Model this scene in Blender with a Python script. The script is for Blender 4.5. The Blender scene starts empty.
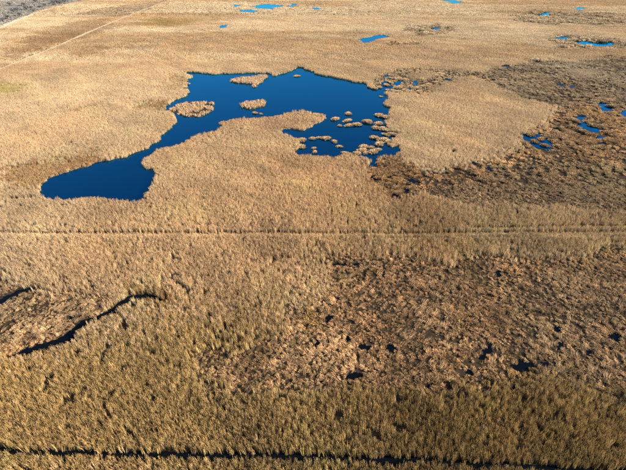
import bpy, math, random
import numpy as np
from mathutils import Vector, Matrix
from mathutils.geometry import tessellate_polygon

# ------------------------------------------------------------------ camera, sky, sun, exposure
sc = bpy.context.scene
C = sc.collection
HC = 60.0                       # drone height in metres
PITCH = math.radians(31.5)      # downward tilt
HFOV = math.radians(70.0)
cam_d = bpy.data.cameras.new('camera')
cam = bpy.data.objects.new('camera', cam_d)
C.objects.link(cam)
cam.location = (0, 0, HC)
cam.rotation_euler = (math.pi / 2 - PITCH, 0, 0)
cam_d.sensor_width = 36
cam_d.angle = HFOV
cam_d.clip_start = 0.5
cam_d.clip_end = 20000
sc.camera = cam

SUN_AZ = math.radians(102)      # clockwise from the viewing direction: from the right, a little behind
SUN_EL = math.radians(24)
world = bpy.data.worlds.new('World')
sc.world = world
world.use_nodes = True
wn = world.node_tree
bg = wn.nodes['Background']
sky = wn.nodes.new('ShaderNodeTexSky')
sky.sky_type = 'NISHITA'
sky.sun_disc = False
sky.sun_elevation = SUN_EL
sky.sun_rotation = SUN_AZ
sky.altitude = 0
sky.air_density = 1.0
sky.dust_density = 0.3
sky.ozone_density = 5.0
bg.inputs['Strength'].default_value = 0.085
wn.links.new(sky.outputs[0], bg.inputs[0])

sun_d = bpy.data.lights.new('sun', 'SUN')
sun_d.energy = 5.0
sun_d.angle = math.radians(0.5)
sun_d.color = (1.0, 0.905, 0.76)
sun = bpy.data.objects.new('sun', sun_d)
C.objects.link(sun)
sd = Vector((math.sin(SUN_AZ) * math.cos(SUN_EL), math.cos(SUN_AZ) * math.cos(SUN_EL), math.sin(SUN_EL)))
sun.rotation_euler = sd.to_track_quat('Z', 'Y').to_euler()
sun.location = (200, -80, 150)

sc.view_settings.view_transform = 'Standard'
sc.view_settings.look = 'None'
sc.view_settings.exposure = 1.42
sc.view_settings.gamma = 1
sc.view_settings.use_curve_mapping = False
sc.render.engine = 'CYCLES'
sc.cycles.max_bounces = 4
sc.cycles.diffuse_bounces = 2
sc.cycles.glossy_bounces = 2
sc.cycles.transmission_bounces = 2
sc.cycles.use_adaptive_sampling = True
sc.cycles.adaptive_threshold = 0.02
sc.cycles.use_denoising = False
sc.cycles.volume_bounces = 0
sc.cycles.caustics_reflective = False
sc.cycles.caustics_refractive = False

rng = np.random.default_rng(11)
random.seed(11)

# ------------------------------------------------------------------ survey: picture position -> place on the marsh
FPX = 313.0 / math.tan(HFOV / 2)
def at(x, y, z=0.0):
    u = (x - 313.0) / FPX
    v = (235.0 - y) / FPX
    d = (u, math.cos(PITCH) + v * math.sin(PITCH), -math.sin(PITCH) + v * math.cos(PITCH))
    t = (z - HC) / d[2]
    return (d[0] * t, d[1] * t)
def poly(pts, z=0.0):
    return [at(p[0], p[1], p[2] if len(p) > 2 else z) for p in pts]

# ------------------------------------------------------------------ noise and polygon tools
def _hash(i, j, s):
    n = (i * 374761393 + j * 668265263 + s * 1274126177) & 0x7fffffff
    n = ((n ^ (n >> 13)) * 1274126177) & 0x7fffffff
    return ((n ^ (n >> 16)) & 0xffff) / 65535.0
def vnoise(x, y, s=0):
    xi = np.floor(x).astype(np.int64); yi = np.floor(y).astype(np.int64)
    fx = x - xi; fy = y - yi
    fx = fx * fx * (3 - 2 * fx); fy = fy * fy * (3 - 2 * fy)
    a = _hash(xi, yi, s); b = _hash(xi + 1, yi, s); c = _hash(xi, yi + 1, s); d = _hash(xi + 1, yi + 1, s)
    return (a * (1 - fx) + b * fx) * (1 - fy) + (c * (1 - fx) + d * fx) * fy
def fbm(x, y, s=0, o=4):
    t = 0; a = 0.5; n = 0
    for k in range(o):
        t = t + a * vnoise(x, y, s + k * 17); n += a
        x = x * 2.03 + 11.7; y = y * 2.03 - 5.3; a *= 0.5
    return t / n                                   # 0..1, mean 0.5
def sstep(a, b, t):
    t = np.clip((t - a) / (b - a), 0, 1)
    return t * t * (3 - 2 * t)
def ragged(pts, amp=0.14, fine=0.0042, seed=1):
    r = random.Random(seed)
    pts = [tuple(p) for p in pts]
    for it in range(8):
        out = []; done = True
        for i, a in enumerate(pts):
            b = pts[(i + 1) % len(pts)]
            out.append(a)
            L = math.hypot(b[0] - a[0], b[1] - a[1])
            lim = max(0.55, fine * math.hypot(a[0], a[1]))
            if L > lim:
                done = False
                k = r.uniform(-amp, amp) * L
                out.append(((a[0] + b[0]) / 2 - (b[1] - a[1]) / L * k, (a[1] + b[1]) / 2 + (b[0] - a[0]) / L * k))
        pts = out
        if done: break
    return pts
def inside(X, Y, P):
    P = np.asarray(P, float)
    res = np.zeros(X.shape, bool)
    bb = (X >= P[:, 0].min()) & (X <= P[:, 0].max()) & (Y >= P[:, 1].min()) & (Y <= P[:, 1].max())
    idx = np.nonzero(bb)[0]
    if len(idx) == 0: return res
    x = X[idx]; y = Y[idx]; c = np.zeros(len(idx), bool)
    x0, y0 = P[-1]
    for x1, y1 in P:
        if y0 != y1:
            m = (y0 > y) != (y1 > y)
            c ^= m & (x < (x1 - x0) * (y - y0) / (y1 - y0) + x0)
        x0, y0 = x1, y1
    res[idx] = c
    return res
def band(line, w):
    """polygon of a strip of width w (number or list) around a polyline of world points"""
    n = len(line); L = []; R = []
    for i in range(n):
        a = line[max(0, i - 1)]; b = line[min(n - 1, i + 1)]
        dx, dy = b[0] - a[0], b[1] - a[1]; l = math.hypot(dx, dy)
        ww = (w[i] if isinstance(w, (list, tuple)) else w) / 2
        L.append((line[i][0] - dy / l * ww, line[i][1] + dx / l * ww))
        R.append((line[i][0] + dy / l * ww, line[i][1] - dx / l * ww))
    return L + R[::-1]

# ------------------------------------------------------------------ materials
def new_mat(name):
    m = bpy.data.materials.new(name); m.use_nodes = True
    nt = m.node_tree; nt.nodes.clear()
    out = nt.nodes.new('ShaderNodeOutputMaterial')
    return m, nt, out
def plant_mat(name, base=None, trans=0.28):
    """thin dry leaves: diffuse plus light passing through; colour is the plant's own tint times the blade's own tone"""
    m, nt, out = new_mat(name)
    N = nt.nodes; Lk = nt.links
    if base is None:
        a = N.new('ShaderNodeAttribute'); a.attribute_type = 'INSTANCER'; a.attribute_name = 'tint'
        col = a.outputs['Color']
    else:
        a = N.new('ShaderNodeRGB'); a.outputs[0].default_value = (*base, 1); col = a.outputs[0]
    b = N.new('ShaderNodeAttribute'); b.attribute_type = 'GEOMETRY'; b.attribute_name = 'tone'
    mx = N.new('ShaderNodeMix'); mx.data_type = 'RGBA'; mx.blend_type = 'MULTIPLY'; mx.inputs[0].default_value = 1
    Lk.new(col, mx.inputs[6]); Lk.new(b.outputs['Color'], mx.inputs[7])
    df = N.new('ShaderNodeBsdfDiffuse'); tr = N.new('ShaderNodeBsdfTranslucent')
    Lk.new(mx.outputs[2], df.inputs[0]); Lk.new(mx.outputs[2], tr.inputs[0])
    ms = N.new('ShaderNodeMixShader'); ms.inputs[0].default_value = trans
    Lk.new(df.outputs[0], ms.inputs[1]); Lk.new(tr.outputs[0], ms.inputs[2])
    Lk.new(ms.outputs[0], out.inputs[0])
    return m
M_plant = plant_mat('dry_reed')
M_tussock = plant_mat('tussock_straw', (0.60, 0.43, 0.255))
M_tussock_b = plant_mat('tussock_brown', (0.38, 0.25, 0.135))
M_island = plant_mat('island_reed', (0.55, 0.38, 0.225))
M_shrub = plant_mat('bare_shrub', (0.15, 0.14, 0.145), 0.1)

def peat_mat(name, c1, c2, scale=1.5, rough=0.85):
    m, nt, out = new_mat(name); N = nt.nodes; Lk = nt.links
    p = N.new('ShaderNodeBsdfPrincipled'); p.inputs['Roughness'].default_value = rough; p.inputs['Specular IOR Level'].default_value = 0.1
    g = N.new('ShaderNodeNewGeometry')
    n = N.new('ShaderNodeTexNoise'); n.inputs['Scale'].default_value = scale; n.inputs['Detail'].default_value = 6
    Lk.new(g.outputs['Position'], n.inputs['Vector'])
    r = N.new('ShaderNodeValToRGB')
    r.color_ramp.elements[0].position = 0.3; r.color_ramp.elements[1].position = 0.7
    r.color_ramp.elements[0].color = (*c1, 1); r.color_ramp.elements[1].color = (*c2, 1)
    Lk.new(n.outputs['Fac'], r.inputs[0]); Lk.new(r.outputs[0], p.inputs['Base Color'])
    bp = N.new('ShaderNodeBump'); bp.inputs['Strength'].default_value = 0.6; bp.inputs['Distance'].default_value = 0.1
    Lk.new(n.outputs['Fac'], bp.inputs['Height']); Lk.new(bp.outputs[0], p.inputs['Normal'])
    Lk.new(p.outputs[0], out.inputs[0])
    return m
M_peat = peat_mat('peat', (0.03, 0.022, 0.016), (0.075, 0.055, 0.035))
M_straw = peat_mat('trodden_straw', (0.30, 0.22, 0.125), (0.46, 0.345, 0.20), 2.5)
M_pale_straw = peat_mat('bleached_straw', (0.42, 0.315, 0.19), (0.54, 0.415, 0.26), .35)
M_gravel = peat_mat('pale_gravel', (0.50, 0.46, 0.40), (0.66, 0.62, 0.56), 0.6)

def ground_mat():
    m, nt, out = new_mat('marsh_ground'); N = nt.nodes; Lk = nt.links
    p = N.new('ShaderNodeBsdfPrincipled'); p.inputs['Roughness'].default_value = 0.9; p.inputs['Specular IOR Level'].default_value = 0.085
    a = N.new('ShaderNodeAttribute'); a.attribute_name = 'soil'
    g = N.new('ShaderNodeNewGeometry')
    n = N.new('ShaderNodeTexNoise'); n.inputs['Scale'].default_value = 0.9; n.inputs['Detail'].default_value = 8
    n.inputs['Roughness'].default_value = 0.7
    Lk.new(g.outputs['Position'], n.inputs['Vector'])
    r = N.new('ShaderNodeValToRGB')
    r.color_ramp.elements[0].position = 0.3; r.color_ramp.elements[1].position = 0.72
    r.color_ramp.elements[0].color = (0.55, 0.53, 0.5, 1); r.color_ramp.elements[1].color = (1.25, 1.2, 1.12, 1)
    Lk.new(n.outputs['Fac'], r.inputs[0])
    mx = N.new('ShaderNodeMix'); mx.data_type = 'RGBA'; mx.blend_type = 'MULTIPLY'; mx.inputs[0].default_value = 1
    Lk.new(a.outputs['Color'], mx.inputs[6]); Lk.new(r.outputs[0], mx.inputs[7])
    Lk.new(mx.outputs[2], p.inputs['Base Color'])
    bp = N.new('ShaderNodeBump'); bp.inputs['Strength'].default_value = 0.8; bp.inputs['Distance'].default_value = 0.25
    Lk.new(n.outputs['Fac'], bp.inputs['Height']); Lk.new(bp.outputs[0], p.inputs['Normal'])
    Lk.new(p.outputs[0], out.inputs[0])
    return m
M_ground = ground_mat()

def water_mat(name, col, tint, ior=1.5):
    m, nt, out = new_mat(name); N = nt.nodes; Lk = nt.links
    df = N.new('ShaderNodeBsdfDiffuse'); df.inputs[0].default_value = (*col, 1)
    gl = N.new('ShaderNodeBsdfGlossy'); gl.inputs['Roughness'].default_value = 0.04
    gl.inputs[0].default_value = (*tint, 1)
    fr = N.new('ShaderNodeFresnel'); fr.inputs['IOR'].default_value = ior
    p = N.new('ShaderNodeMixShader')
    Lk.new(fr.outputs[0], p.inputs[0]); Lk.new(df.outputs[0], p.inputs[1]); Lk.new(gl.outputs[0], p.inputs[2])
    g = N.new('ShaderNodeNewGeometry')
    mp = N.new('ShaderNodeMapping'); mp.inputs['Scale'].default_value = (1.0, 0.45, 1.0); mp.inputs['Rotation'].default_value = (0, 0, 0.5)
    Lk.new(g.outputs['Position'], mp.inputs['Vector'])
    n = N.new('ShaderNodeTexNoise'); n.inputs['Scale'].default_value = 1.6; n.inputs['Detail'].default_value = 4
    Lk.new(mp.outputs[0], n.inputs['Vector'])
    n2 = N.new('ShaderNodeTexNoise'); n2.inputs['Scale'].default_value = 0.05; n2.inputs['Detail'].default_value = 3
    Lk.new(g.outputs['Position'], n2.inputs['Vector'])
    mu = N.new('ShaderNodeMath'); mu.operation = 'MULTIPLY'
    Lk.new(n.outputs['Fac'], mu.inputs[0]); Lk.new(n2.outputs['Fac'], mu.inputs[1])
    bp = N.new('ShaderNodeBump'); bp.inputs['Strength'].default_value = 0.25; bp.inputs['Distance'].default_value = 0.05
    Lk.new(mu.outputs[0], bp.inputs['Height']); Lk.new(bp.outputs[0], gl.inputs['Normal'])
    Lk.new(p.outputs[0], out.inputs[0])
    return m
M_water = water_mat('marsh_water', (0.0, 0.006, 0.024), (.11, .66, .98))
M_dark_water = water_mat('peat_water', (0.003, 0.004, 0.005), (.3, .4, .55), 1.25)

# ------------------------------------------------------------------ object helpers
def tag(o, label=None, cat=None, group=None, kind=None):
    if label: o['label'] = label
    if cat: o['category'] = cat
    if group: o['group'] = group
    if kind: o['kind'] = kind
    return o
def mesh_obj(name, verts, faces, mat, parent=None, link=True, me=None):
    if me is None:
        me = bpy.data.meshes.new(name)
        me.from_pydata([tuple(v) for v in verts], [], [tuple(f) for f in faces])
        if mat: me.materials.append(mat)
        me.update()
    o = bpy.data.objects.new(name, me)
    if link: C.objects.link(o)
    if parent: o.parent = parent
    return o
def sheet(name, P, z, mat, origin=None):
    """flat polygon sheet of world points"""
    tri = tessellate_polygon([[Vector((p[0], p[1], 0)) for p in P]])
    V = [(p[0], p[1], z) for p in P]
    F = []
    for t in tri:
        a, b, c = [V[i] for i in t]
        s = (b[0] - a[0]) * (c[1] - a[1]) - (b[1] - a[1]) * (c[0] - a[0])
        F.append(t if s > 0 else t[::-1])
    return mesh_obj(name, V, F, mat)
def empty(name, loc):
    o = bpy.data.objects.new(name, None); o.empty_display_size = 0.5
    o.location = loc; C.objects.link(o); return o

# ------------------------------------------------------------------ outlines: open water
RH = 1.55                                            # height of the reed edge that hides a near shore
lake_px = [
    (40.4, 197.6), (41.5, 189), (47.5, 180), (58, 175.5), (70.3, 171.3), (89.6, 166), (103, 161), (116, 159), (128, 157), (138.8, 152), (149, 148.5), (156.4, 143),
    (160, 137), (165, 132.6), (171, 127.5), (177.5, 122), (175, 117.5), (167, 113.5), (163.4, 111.5), (166, 107), (170, 104.5), (179, 99), (186.3, 95.3), (189.5, 92.5), (183, 89.5), (186, 87),
    (181, 84), (186, 80), (192.5, 78), (186, 75), (182.5, 72.8), (193, 72.6), (204, 73.5), (214.3, 74.4), (230, 74), (245, 73.4), (258, 73.2), (268, 73), (272, 76), (277, 76), (285, 73.5), (291, 71.5),
    (297, 66.8), (303.5, 68), (312, 72), (321.3, 75.4), (332, 77), (341.8, 79.3), (352, 82), (359.7, 83), (367.3, 83.6), (369, 88), (373, 89.8), (383, 88.4), (381, 83.5), (384.5, 80.5), (388, 82.5), (391.5, 85),
    (391.6, 88), (386, 92), (388, 96), (387.8, 98.5), (385.5, 102), (387, 107), (391.6, 110), (390, 116), (388.5, 121), (387, 126), (392, 131), (399, 134.5), (396, 139),
    (392, 143), (386, 146), (392, 147.5), (400, 146.5), (403, 151, 1.2), (394, 155, 1.2), (384, 154.5, 1.2), (377, 156.5, 1.2), (379, 161, 0.6), (376, 165, .8), (371, 166, RH),
    (371, 160, RH), (368, 157, RH), (362, 156, RH), (352, 155, RH), (344, 153.4, RH), (337, 155.5, RH), (331.6, 157, RH), (327.7, 154.7, RH), (316, 155, RH), (306, 154, RH), (298, 154.7, RH), (294.5, 151.5, RH),
    (291, 148, 1.0), (299, 147.5, 1.0), (301, 143.5, .8), (297, 142, 1.2), (299, 139.5, 1.4), (293, 137, 1.5), (286, 133.6, 1.5), (281, 131, 1.2), (283, 129.2), (293, 129.2), (302, 131), (312, 127), (321, 122), (326, 117.5, 0.5), (323, 113.5, 1.4), (318.8, 111.7, 1.4), (307, 110, 1.4), (295.8, 110, 1.4),
    (284, 112.5, 1.4), (272.8, 115, 1.4), (260, 116.3, 1.4), (252.7, 116.6, 1.4), (240, 117, 1.4), (232, 117.6, 1.4), (224, 120, 1.2), (219.5, 123, .3), (223, 126.6, .6), (216, 129, 1.4), (209, 130.4, 1.6), (203, 132.5, 1.6), (196.5, 134.2, RH), (191, 136, RH),
    (186, 139.3, RH), (180, 143.2, RH), (173.5, 145.7, RH), (165, 146.5, RH), (158, 148.3, RH), (150, 153.5, 1.8), (144, 159, 1.0), (143, 164), (147, 168.5), (154, 171.5), (154.5, 178, 0.8), (152.5, 184, 1.0),
    (147, 192, 1.5), (142.4, 199.4, RH), (137, 201.8, RH), (131.8, 201.8, RH), (124, 200.4, RH), (116, 199.4, RH), (107, 198, RH), (98.4, 197.2, RH), (90, 196.6, RH), (80.8, 197, RH), (73, 198.8, RH), (66.8, 199.6, RH), (60, 198, RH), (52.7, 197.4, RH), (46, 198.8, RH)]
LAKE = ragged(poly([(p[0], p[1], (p[2] if len(p) > 2 else 0) * .72) for p in lake_px]), amp=0.17, fine=0.0036, seed=5)

ponds_px = [   # (label, outline)
    ('slim blue pond with curved near bank in pale reeds', [(360.5, 40.4), (369, 37.4), (378, 35.2), (384.5, 35), (387.4, 38), (375, 40.9), (365.3, 42.8)]),
    ('tiny blue pond ringed by dark sedge beyond the slim pond', [(428.6, 28.4), (438, 28), (437, 31.3), (429.5, 31.9)]),
    ('small left end pond of the blue pond chain', [(562, 36.5), (569.5, 37.2), (569, 40), (563.4, 40.6)]),
    ('second pond of the blue pond chain', [(571, 41.6), (578.6, 41), (578, 45.6), (572.3, 45.8)]),
    ('third pond of the blue pond chain', [(583, 41), (588.6, 40.4), (589, 44.6), (583.4, 45)]),
    ('long right end pond of the blue pond chain', [(595, 42.7), (608.7, 41.3), (613.5, 44), (607.3, 46), (595, 46)]),
    ('pale blue pond left of the far pond group', [(234, 5), (242, 5), (242, 7.2), (235, 7)]),
    ('large pale blue pond of the far pond group', [(256, 5.4), (266, 4.2), (276, 4.8), (281, 7), (272, 9.6), (262, 8.6)]),
    ('pale blue pond right of the far pond group', [(285, 5.8), (290, 3.9), (296.6, 4.4), (295, 6.6), (287, 7.4)]),
    ('narrow pale strip pond below the far pond group', [(239.5, 10.4), (250, 9.8), (259, 10.6), (252, 12.2), (241, 12)]),
    ('thin far pond right of the far pond group', [(310, 8.2), (318, 8), (325.6, 8.8), (318, 9.7), (311, 9.4)]),
    ('lone small pond below the far pond group', [(216.6, 26.4), (222, 25.4), (227.6, 25), (228, 27), (221, 28), (217, 28)]),
    ('pale pond at the top edge beyond the tiny pond', [(443, 0.2), (455, 0), (465, 2), (458, 3.6), (447, 2.6)]),
    ('small far pond at the top right', [(575, 8), (582, 7.4), (583, 10.6), (576, 11.6)]),
    ('small far pond in dark sedge left of the top right pond', [(542.6, 13), (549, 12.6), (550, 15.4), (544, 16)]),
    ('blue pool between sedge clumps near the right edge', [(597.6, 102), (608.7, 103.6), (615, 109, .6), (605, 112, .6)]),
    ('blue pool cut by the right edge of the view', [(620.8, 112), (627, 109), (640, 111), (634, 117, .6), (626, 116, .6)]),
    ('crooked blue pool among brown sedge clumps', [(575, 114), (588, 117.2), (588, 124), (600, 127.4), (602, 132, .6), (586, 132.6, .6), (578, 122, .6)]),
    ('small blue pool below the crooked pool', [(597, 136), (605, 137.3), (606.7, 142.4, .6), (593, 144, .6)]),
    ('blue pool at the tip of the pale reed tongue', [(517, 134.6), (530, 133.6), (540, 135), (548, 139), (554, 143), (549, 149, .6), (535, 146, .6), (524, 140.6, .6)]),
    ('small blue pool north of the pale reed tongue', [(444.3, 80), (451.5, 79.2), (450.7, 82.4), (446.7, 82.7)]),
    ('winding blue gap behind the lake corner tussocks', [(389, 86), (394, 86.6), (400, 89), (409, 88.4), (412, 89.6), (404, 91), (396, 90), (390, 88.6)]),
    ('narrow blue gap among tussocks beyond the lake corner', [(384, 76.8), (388, 74.4), (390, 76), (387, 78.6)]),
    ('blue gap between tussocks right of the lake corner', [(394, 82.6), (399, 81), (406, 82.2), (401, 84.4), (395.5, 85.6)]),
    ('thin blue gap farthest right of the lake corner', [(412, 82), (417, 80), (419, 83.4), (414, 84.8)]),
]
def pond_poly(p):
    my = sum(q[1] for q in p) / len(p)
    h = .5 if my < 60 else .6
    return poly([(q[0], q[1], h) if q[1] > my and len(q) == 2 else q for q in p])
PONDS = [(lb, ragged(pond_poly(p), amp=0.2, fine=0.003, seed=20 + i)) for i, (lb, p) in enumerate(ponds_px)]

# ditches: dark narrow water, hidden partly by the reeds on the near side
def line_px(pts, dy=0.0):
    return [(a[0], a[1] + dy) for a in poly(pts)]
ditch_defs = [
    ('straight dark ditch running across the nearest reeds', line_px([(-90, 446), (0, 449), (40, 451), (80, 451), (120, 452.2), (160, 452.5), (210, 453.6), (260, 453.4), (320, 455), (370, 457.5), (420, 457.5), (470, 462), (520, 464), (560, 467), (626, 470), (730, 478)], -.7), 1.8),
    ('crooked dark channel below the trampled reeds at left', line_px([(10, 354), (20, 352), (35, 346.5), (50, 342.5), (66.8, 337.8), (74, 332.5), (81, 325), (88, 318.4), (97, 316), (105.5, 313), (114, 308), (123, 302.6), (131, 297), (140.6, 293.8), (151, 294), (160, 296.5), (168, 299)], -1.4), [1.0, 2.3, 3.0, 3.6, 4.0, 3.2, 2.3, 2.8, 2.2, 2.8, 2.3, 2.6, 2.6, 2.4, 2.1, 1.4, .8]),
    ('short dark channel by the left edge above trampled reeds', line_px([(-30, 306), (-8, 301), (4, 300), (12, 294.5), (20, 290.5), (30, 288.3), (40, 286)], -.7), [2.2, 2.2, 2.4, 1.8, 2.1, 1.6, .9]),
    ('thin dark channel entering the lake from the left', line_px([(-60, 203), (-20, 201.5), (0, 200.5), (20, 199), (34, 198.4), (42, 197)], -1.0), [1.0, 1.2, 1.1, 1.3, 1.6, 2.2]),
]
DITCH_EDGE = band(ditch_defs[0][1], 5.0)
DITCH = [(lb, ragged(band(l, w), amp=0.05 if i == 0 else 0.24, fine=0.004, seed=60 + i)) for i, (lb, l, w) in enumerate(ditch_defs)]

# dark water sheets standing in for shaded wet peat gaps: (x, y, width px, height px, turn)
gap_sheet_px = [(487, 349, 8, 20, .55), (523, 365, 24, 10, -.15), (543, 364, 16, 5, .1), (557, 329, 8, 7, 0), (306, 313, 5, 8, .3), (329, 318.5, 9, 8, .6), (318, 343, 7, 11, .2),
           (349, 339, 8, 6, .3), (365, 347, 13, 6, .1), (353, 376.5, 26, 6, -.1), (341, 264.5, 16, 3.5, 0), (357, 264.3, 9, 3.5, 0), (373, 265, 6, 2.6, 0), (390, 347, 12, 7, .4), (212, 320, 8, 6, .2), (215, 335, 5, 9, -.4),
           (407.5, 191, 7, 6, .3), (396, 196, 11, 5, .4), (412, 181, 11, 4.5, .1), (390, 178, 8, 3.5, 0), (474, 163.5, 9, 4, .2), (490, 169, 8, 4, .1), (498, 273, 8, 6, .4), (616, 336, 14, 9, 0), (470, 372, 9, 6, .4), (560, 345, 6, 8, .3), (588, 352, 9, 6, 0), (428, 386, 7, 6, .2),
           (454, 152, 5, 2.6, 0), (384, 166.5, 6, 3, 0), (373.5, 178, 6, 4, .4), (300, 296, 5, 4, .5), (322, 302, 6, 3, -.6), (72, 318, 6, 3.6, .5), (560, 85, 9, 2.4, .1), (572, 87, 8, 2, 0), (506, 66, 9, 2.2, 0), (500, 70, 6, 2, .2), (620, 58.4, 8, 1.2, 0), (514, 385, 5, 8, .2)]
GAP_SHEETS = []
for i, (x, y, w, h, tr) in enumerate(gap_sheet_px):
    P = []
    r = random.Random(300 + i)
    for k in range(12):
        a = 2 * math.pi * k / 12
        q = 0.52 * r.uniform(.7, 1.15)
        ex, ey = w * math.cos(a) * q, h * math.sin(a) * q * 1.15
        P.append(at(x + ex * math.cos(tr) - ey * math.sin(tr), y + ex * math.sin(tr) + ey * math.cos(tr) + 0.12 * h))
    GAP_SHEETS.append(ragged(P, amp=0.34, fine=0.004, seed=400 + i))

# ------------------------------------------------------------------ outlines: vegetation and ways
track_lines = [
    ('pale trodden track running straight across the whole reed bed', line_px([(-120, 234.6), (0, 235), (100, 235.2), (200, 235.4), (313, 235.2), (420, 235), (520, 234), (626, 233.4), (740, 233)], -.4), 1.9),
    ('fainter wheel rut beyond the pale track at the right', line_px([(470, 229.5), (520, 229), (570, 228), (626, 227.4), (740, 227)], -.3), 1.3),
    ('dark wheel rut on the near side of the pale track', line_px([(372, 240), (420, 239.6), (480, 239.4), (520, 238.6), (560, 238), (626, 238), (740, 238)], -.2), 1.1),
]
TRACK = [(lb, ragged(band(l, w), amp=0.015, fine=0.006, seed=80 + i)) for i, (lb, l, w) in enumerate(track_lines)]
far_track = line_px([(-40, 89), (0, 69.5), (25, 59), (48, 50), (72, 39.5), (96, 29), (120, 19), (144, 9.6), (160, 3.5), (172, 0)])
FARTRACK = ragged(band(far_track, 3.8), amp=0.008, fine=0.01, seed=91)
far_track2 = line_px([(30, 15.5), (45, 14.4), (70, 14.8), (100, 15), (125, 14)])
FARTRACK2 = ragged(band(far_track2, 6.0), amp=0.008, fine=0.01, seed=92)
road_line = line_px([(-30, 38), (-10, 31), (0, 27.6), (10, 23.4), (20, 19.2), (33, 14), (46, 9.8), (60, 6.4), (76, 3.2), (95, 0), (120, -3)])
ROAD = ragged(band(road_line, 4.0), amp=0.012, fine=0.01, seed=93)
SCRUB = poly([(-60, 51), (-30, 37), (0, 26), (20, 18), (33, 12.8), (46, 8.6), (60, 5.4), (76, 2), (95, -1.2), (125, -5), (125, -16), (-60, -16)])

# low rough marsh (collapsed reed and sedge)
ROUGH = [poly(p) for p in [
    # right of the lake
    [(371, 166), (378, 160), (390, 157), (402, 160), (416, 168), (440, 170), (466, 164), (490, 158), (516, 147), (519, 138), (540, 127), (556, 108), (545, 103), (522, 97), (503, 89), (478, 79), (455, 79.5), (440, 86), (432, 93), (422, 97), (414, 92), (402, 95), (392, 95), (384, 92), (376, 90), (372, 84), (380, 77), (395, 70), (420, 69), (450, 71), (478, 74), (492, 68), (512, 64), (536, 60), (560, 62), (580, 64.5), (600, 60), (640, 57), (680, 55), (720, 220), (626, 214), (560, 211), (520, 208), (480, 208), (450, 204), (428, 197), (404, 201), (386, 199), (376, 186)],
    # below the track, right
    [(329, 263), (345, 259), (375, 261), (410, 265), (440, 268), (470, 264), (492, 256), (520, 262), (555, 259), (590, 254), (640, 248), (760, 246), (760, 400), (626, 392), (590, 389), (555, 382), (520, 392), (485, 388), (440, 388), (400, 383), (360, 382), (330, 380), (300, 385), (275, 391), (248, 394), (215, 380), (190, 372), (178, 362), (200, 354), (240, 353), (262, 341), (282, 326), (290, 312), (312, 303), (326, 297), (331, 282)],
    # trampled pocket at left
    [(-60, 280), (0, 282), (30, 285), (62, 292), (100, 302), (112, 306), (98, 315), (82, 324), (70, 334), (40, 344), (15, 352), (0, 350), (-60, 352)],
    # pond chain far right
    [(556, 34), (580, 36), (600, 38), (622, 41), (618, 47), (590, 48), (568, 48.5), (554, 43)],
    [(515, 15), (540, 11), (565, 14), (600, 13), (640, 15), (640, 24), (600, 25), (570, 23), (545, 24), (525, 22)],
    # sedge ring round tiny pond
    [(408, 26), (432, 25), (452, 27), (450, 33), (430, 34), (412, 35)],
    [(398, 44.5), (408, 42.5), (418, 43), (412, 46), (402, 46)],
]]
PALE_IN_ROUGH = [poly(p) for p in [
    [(560, 71), (590, 68), (612, 72), (606, 77), (580, 77)],
    [(404, 77), (425, 72), (440, 74), (428, 79), (408, 80)],
    [(382, 160.5), (400, 158), (412, 166), (404, 175), (388, 174), (378, 168)],
]]

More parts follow.
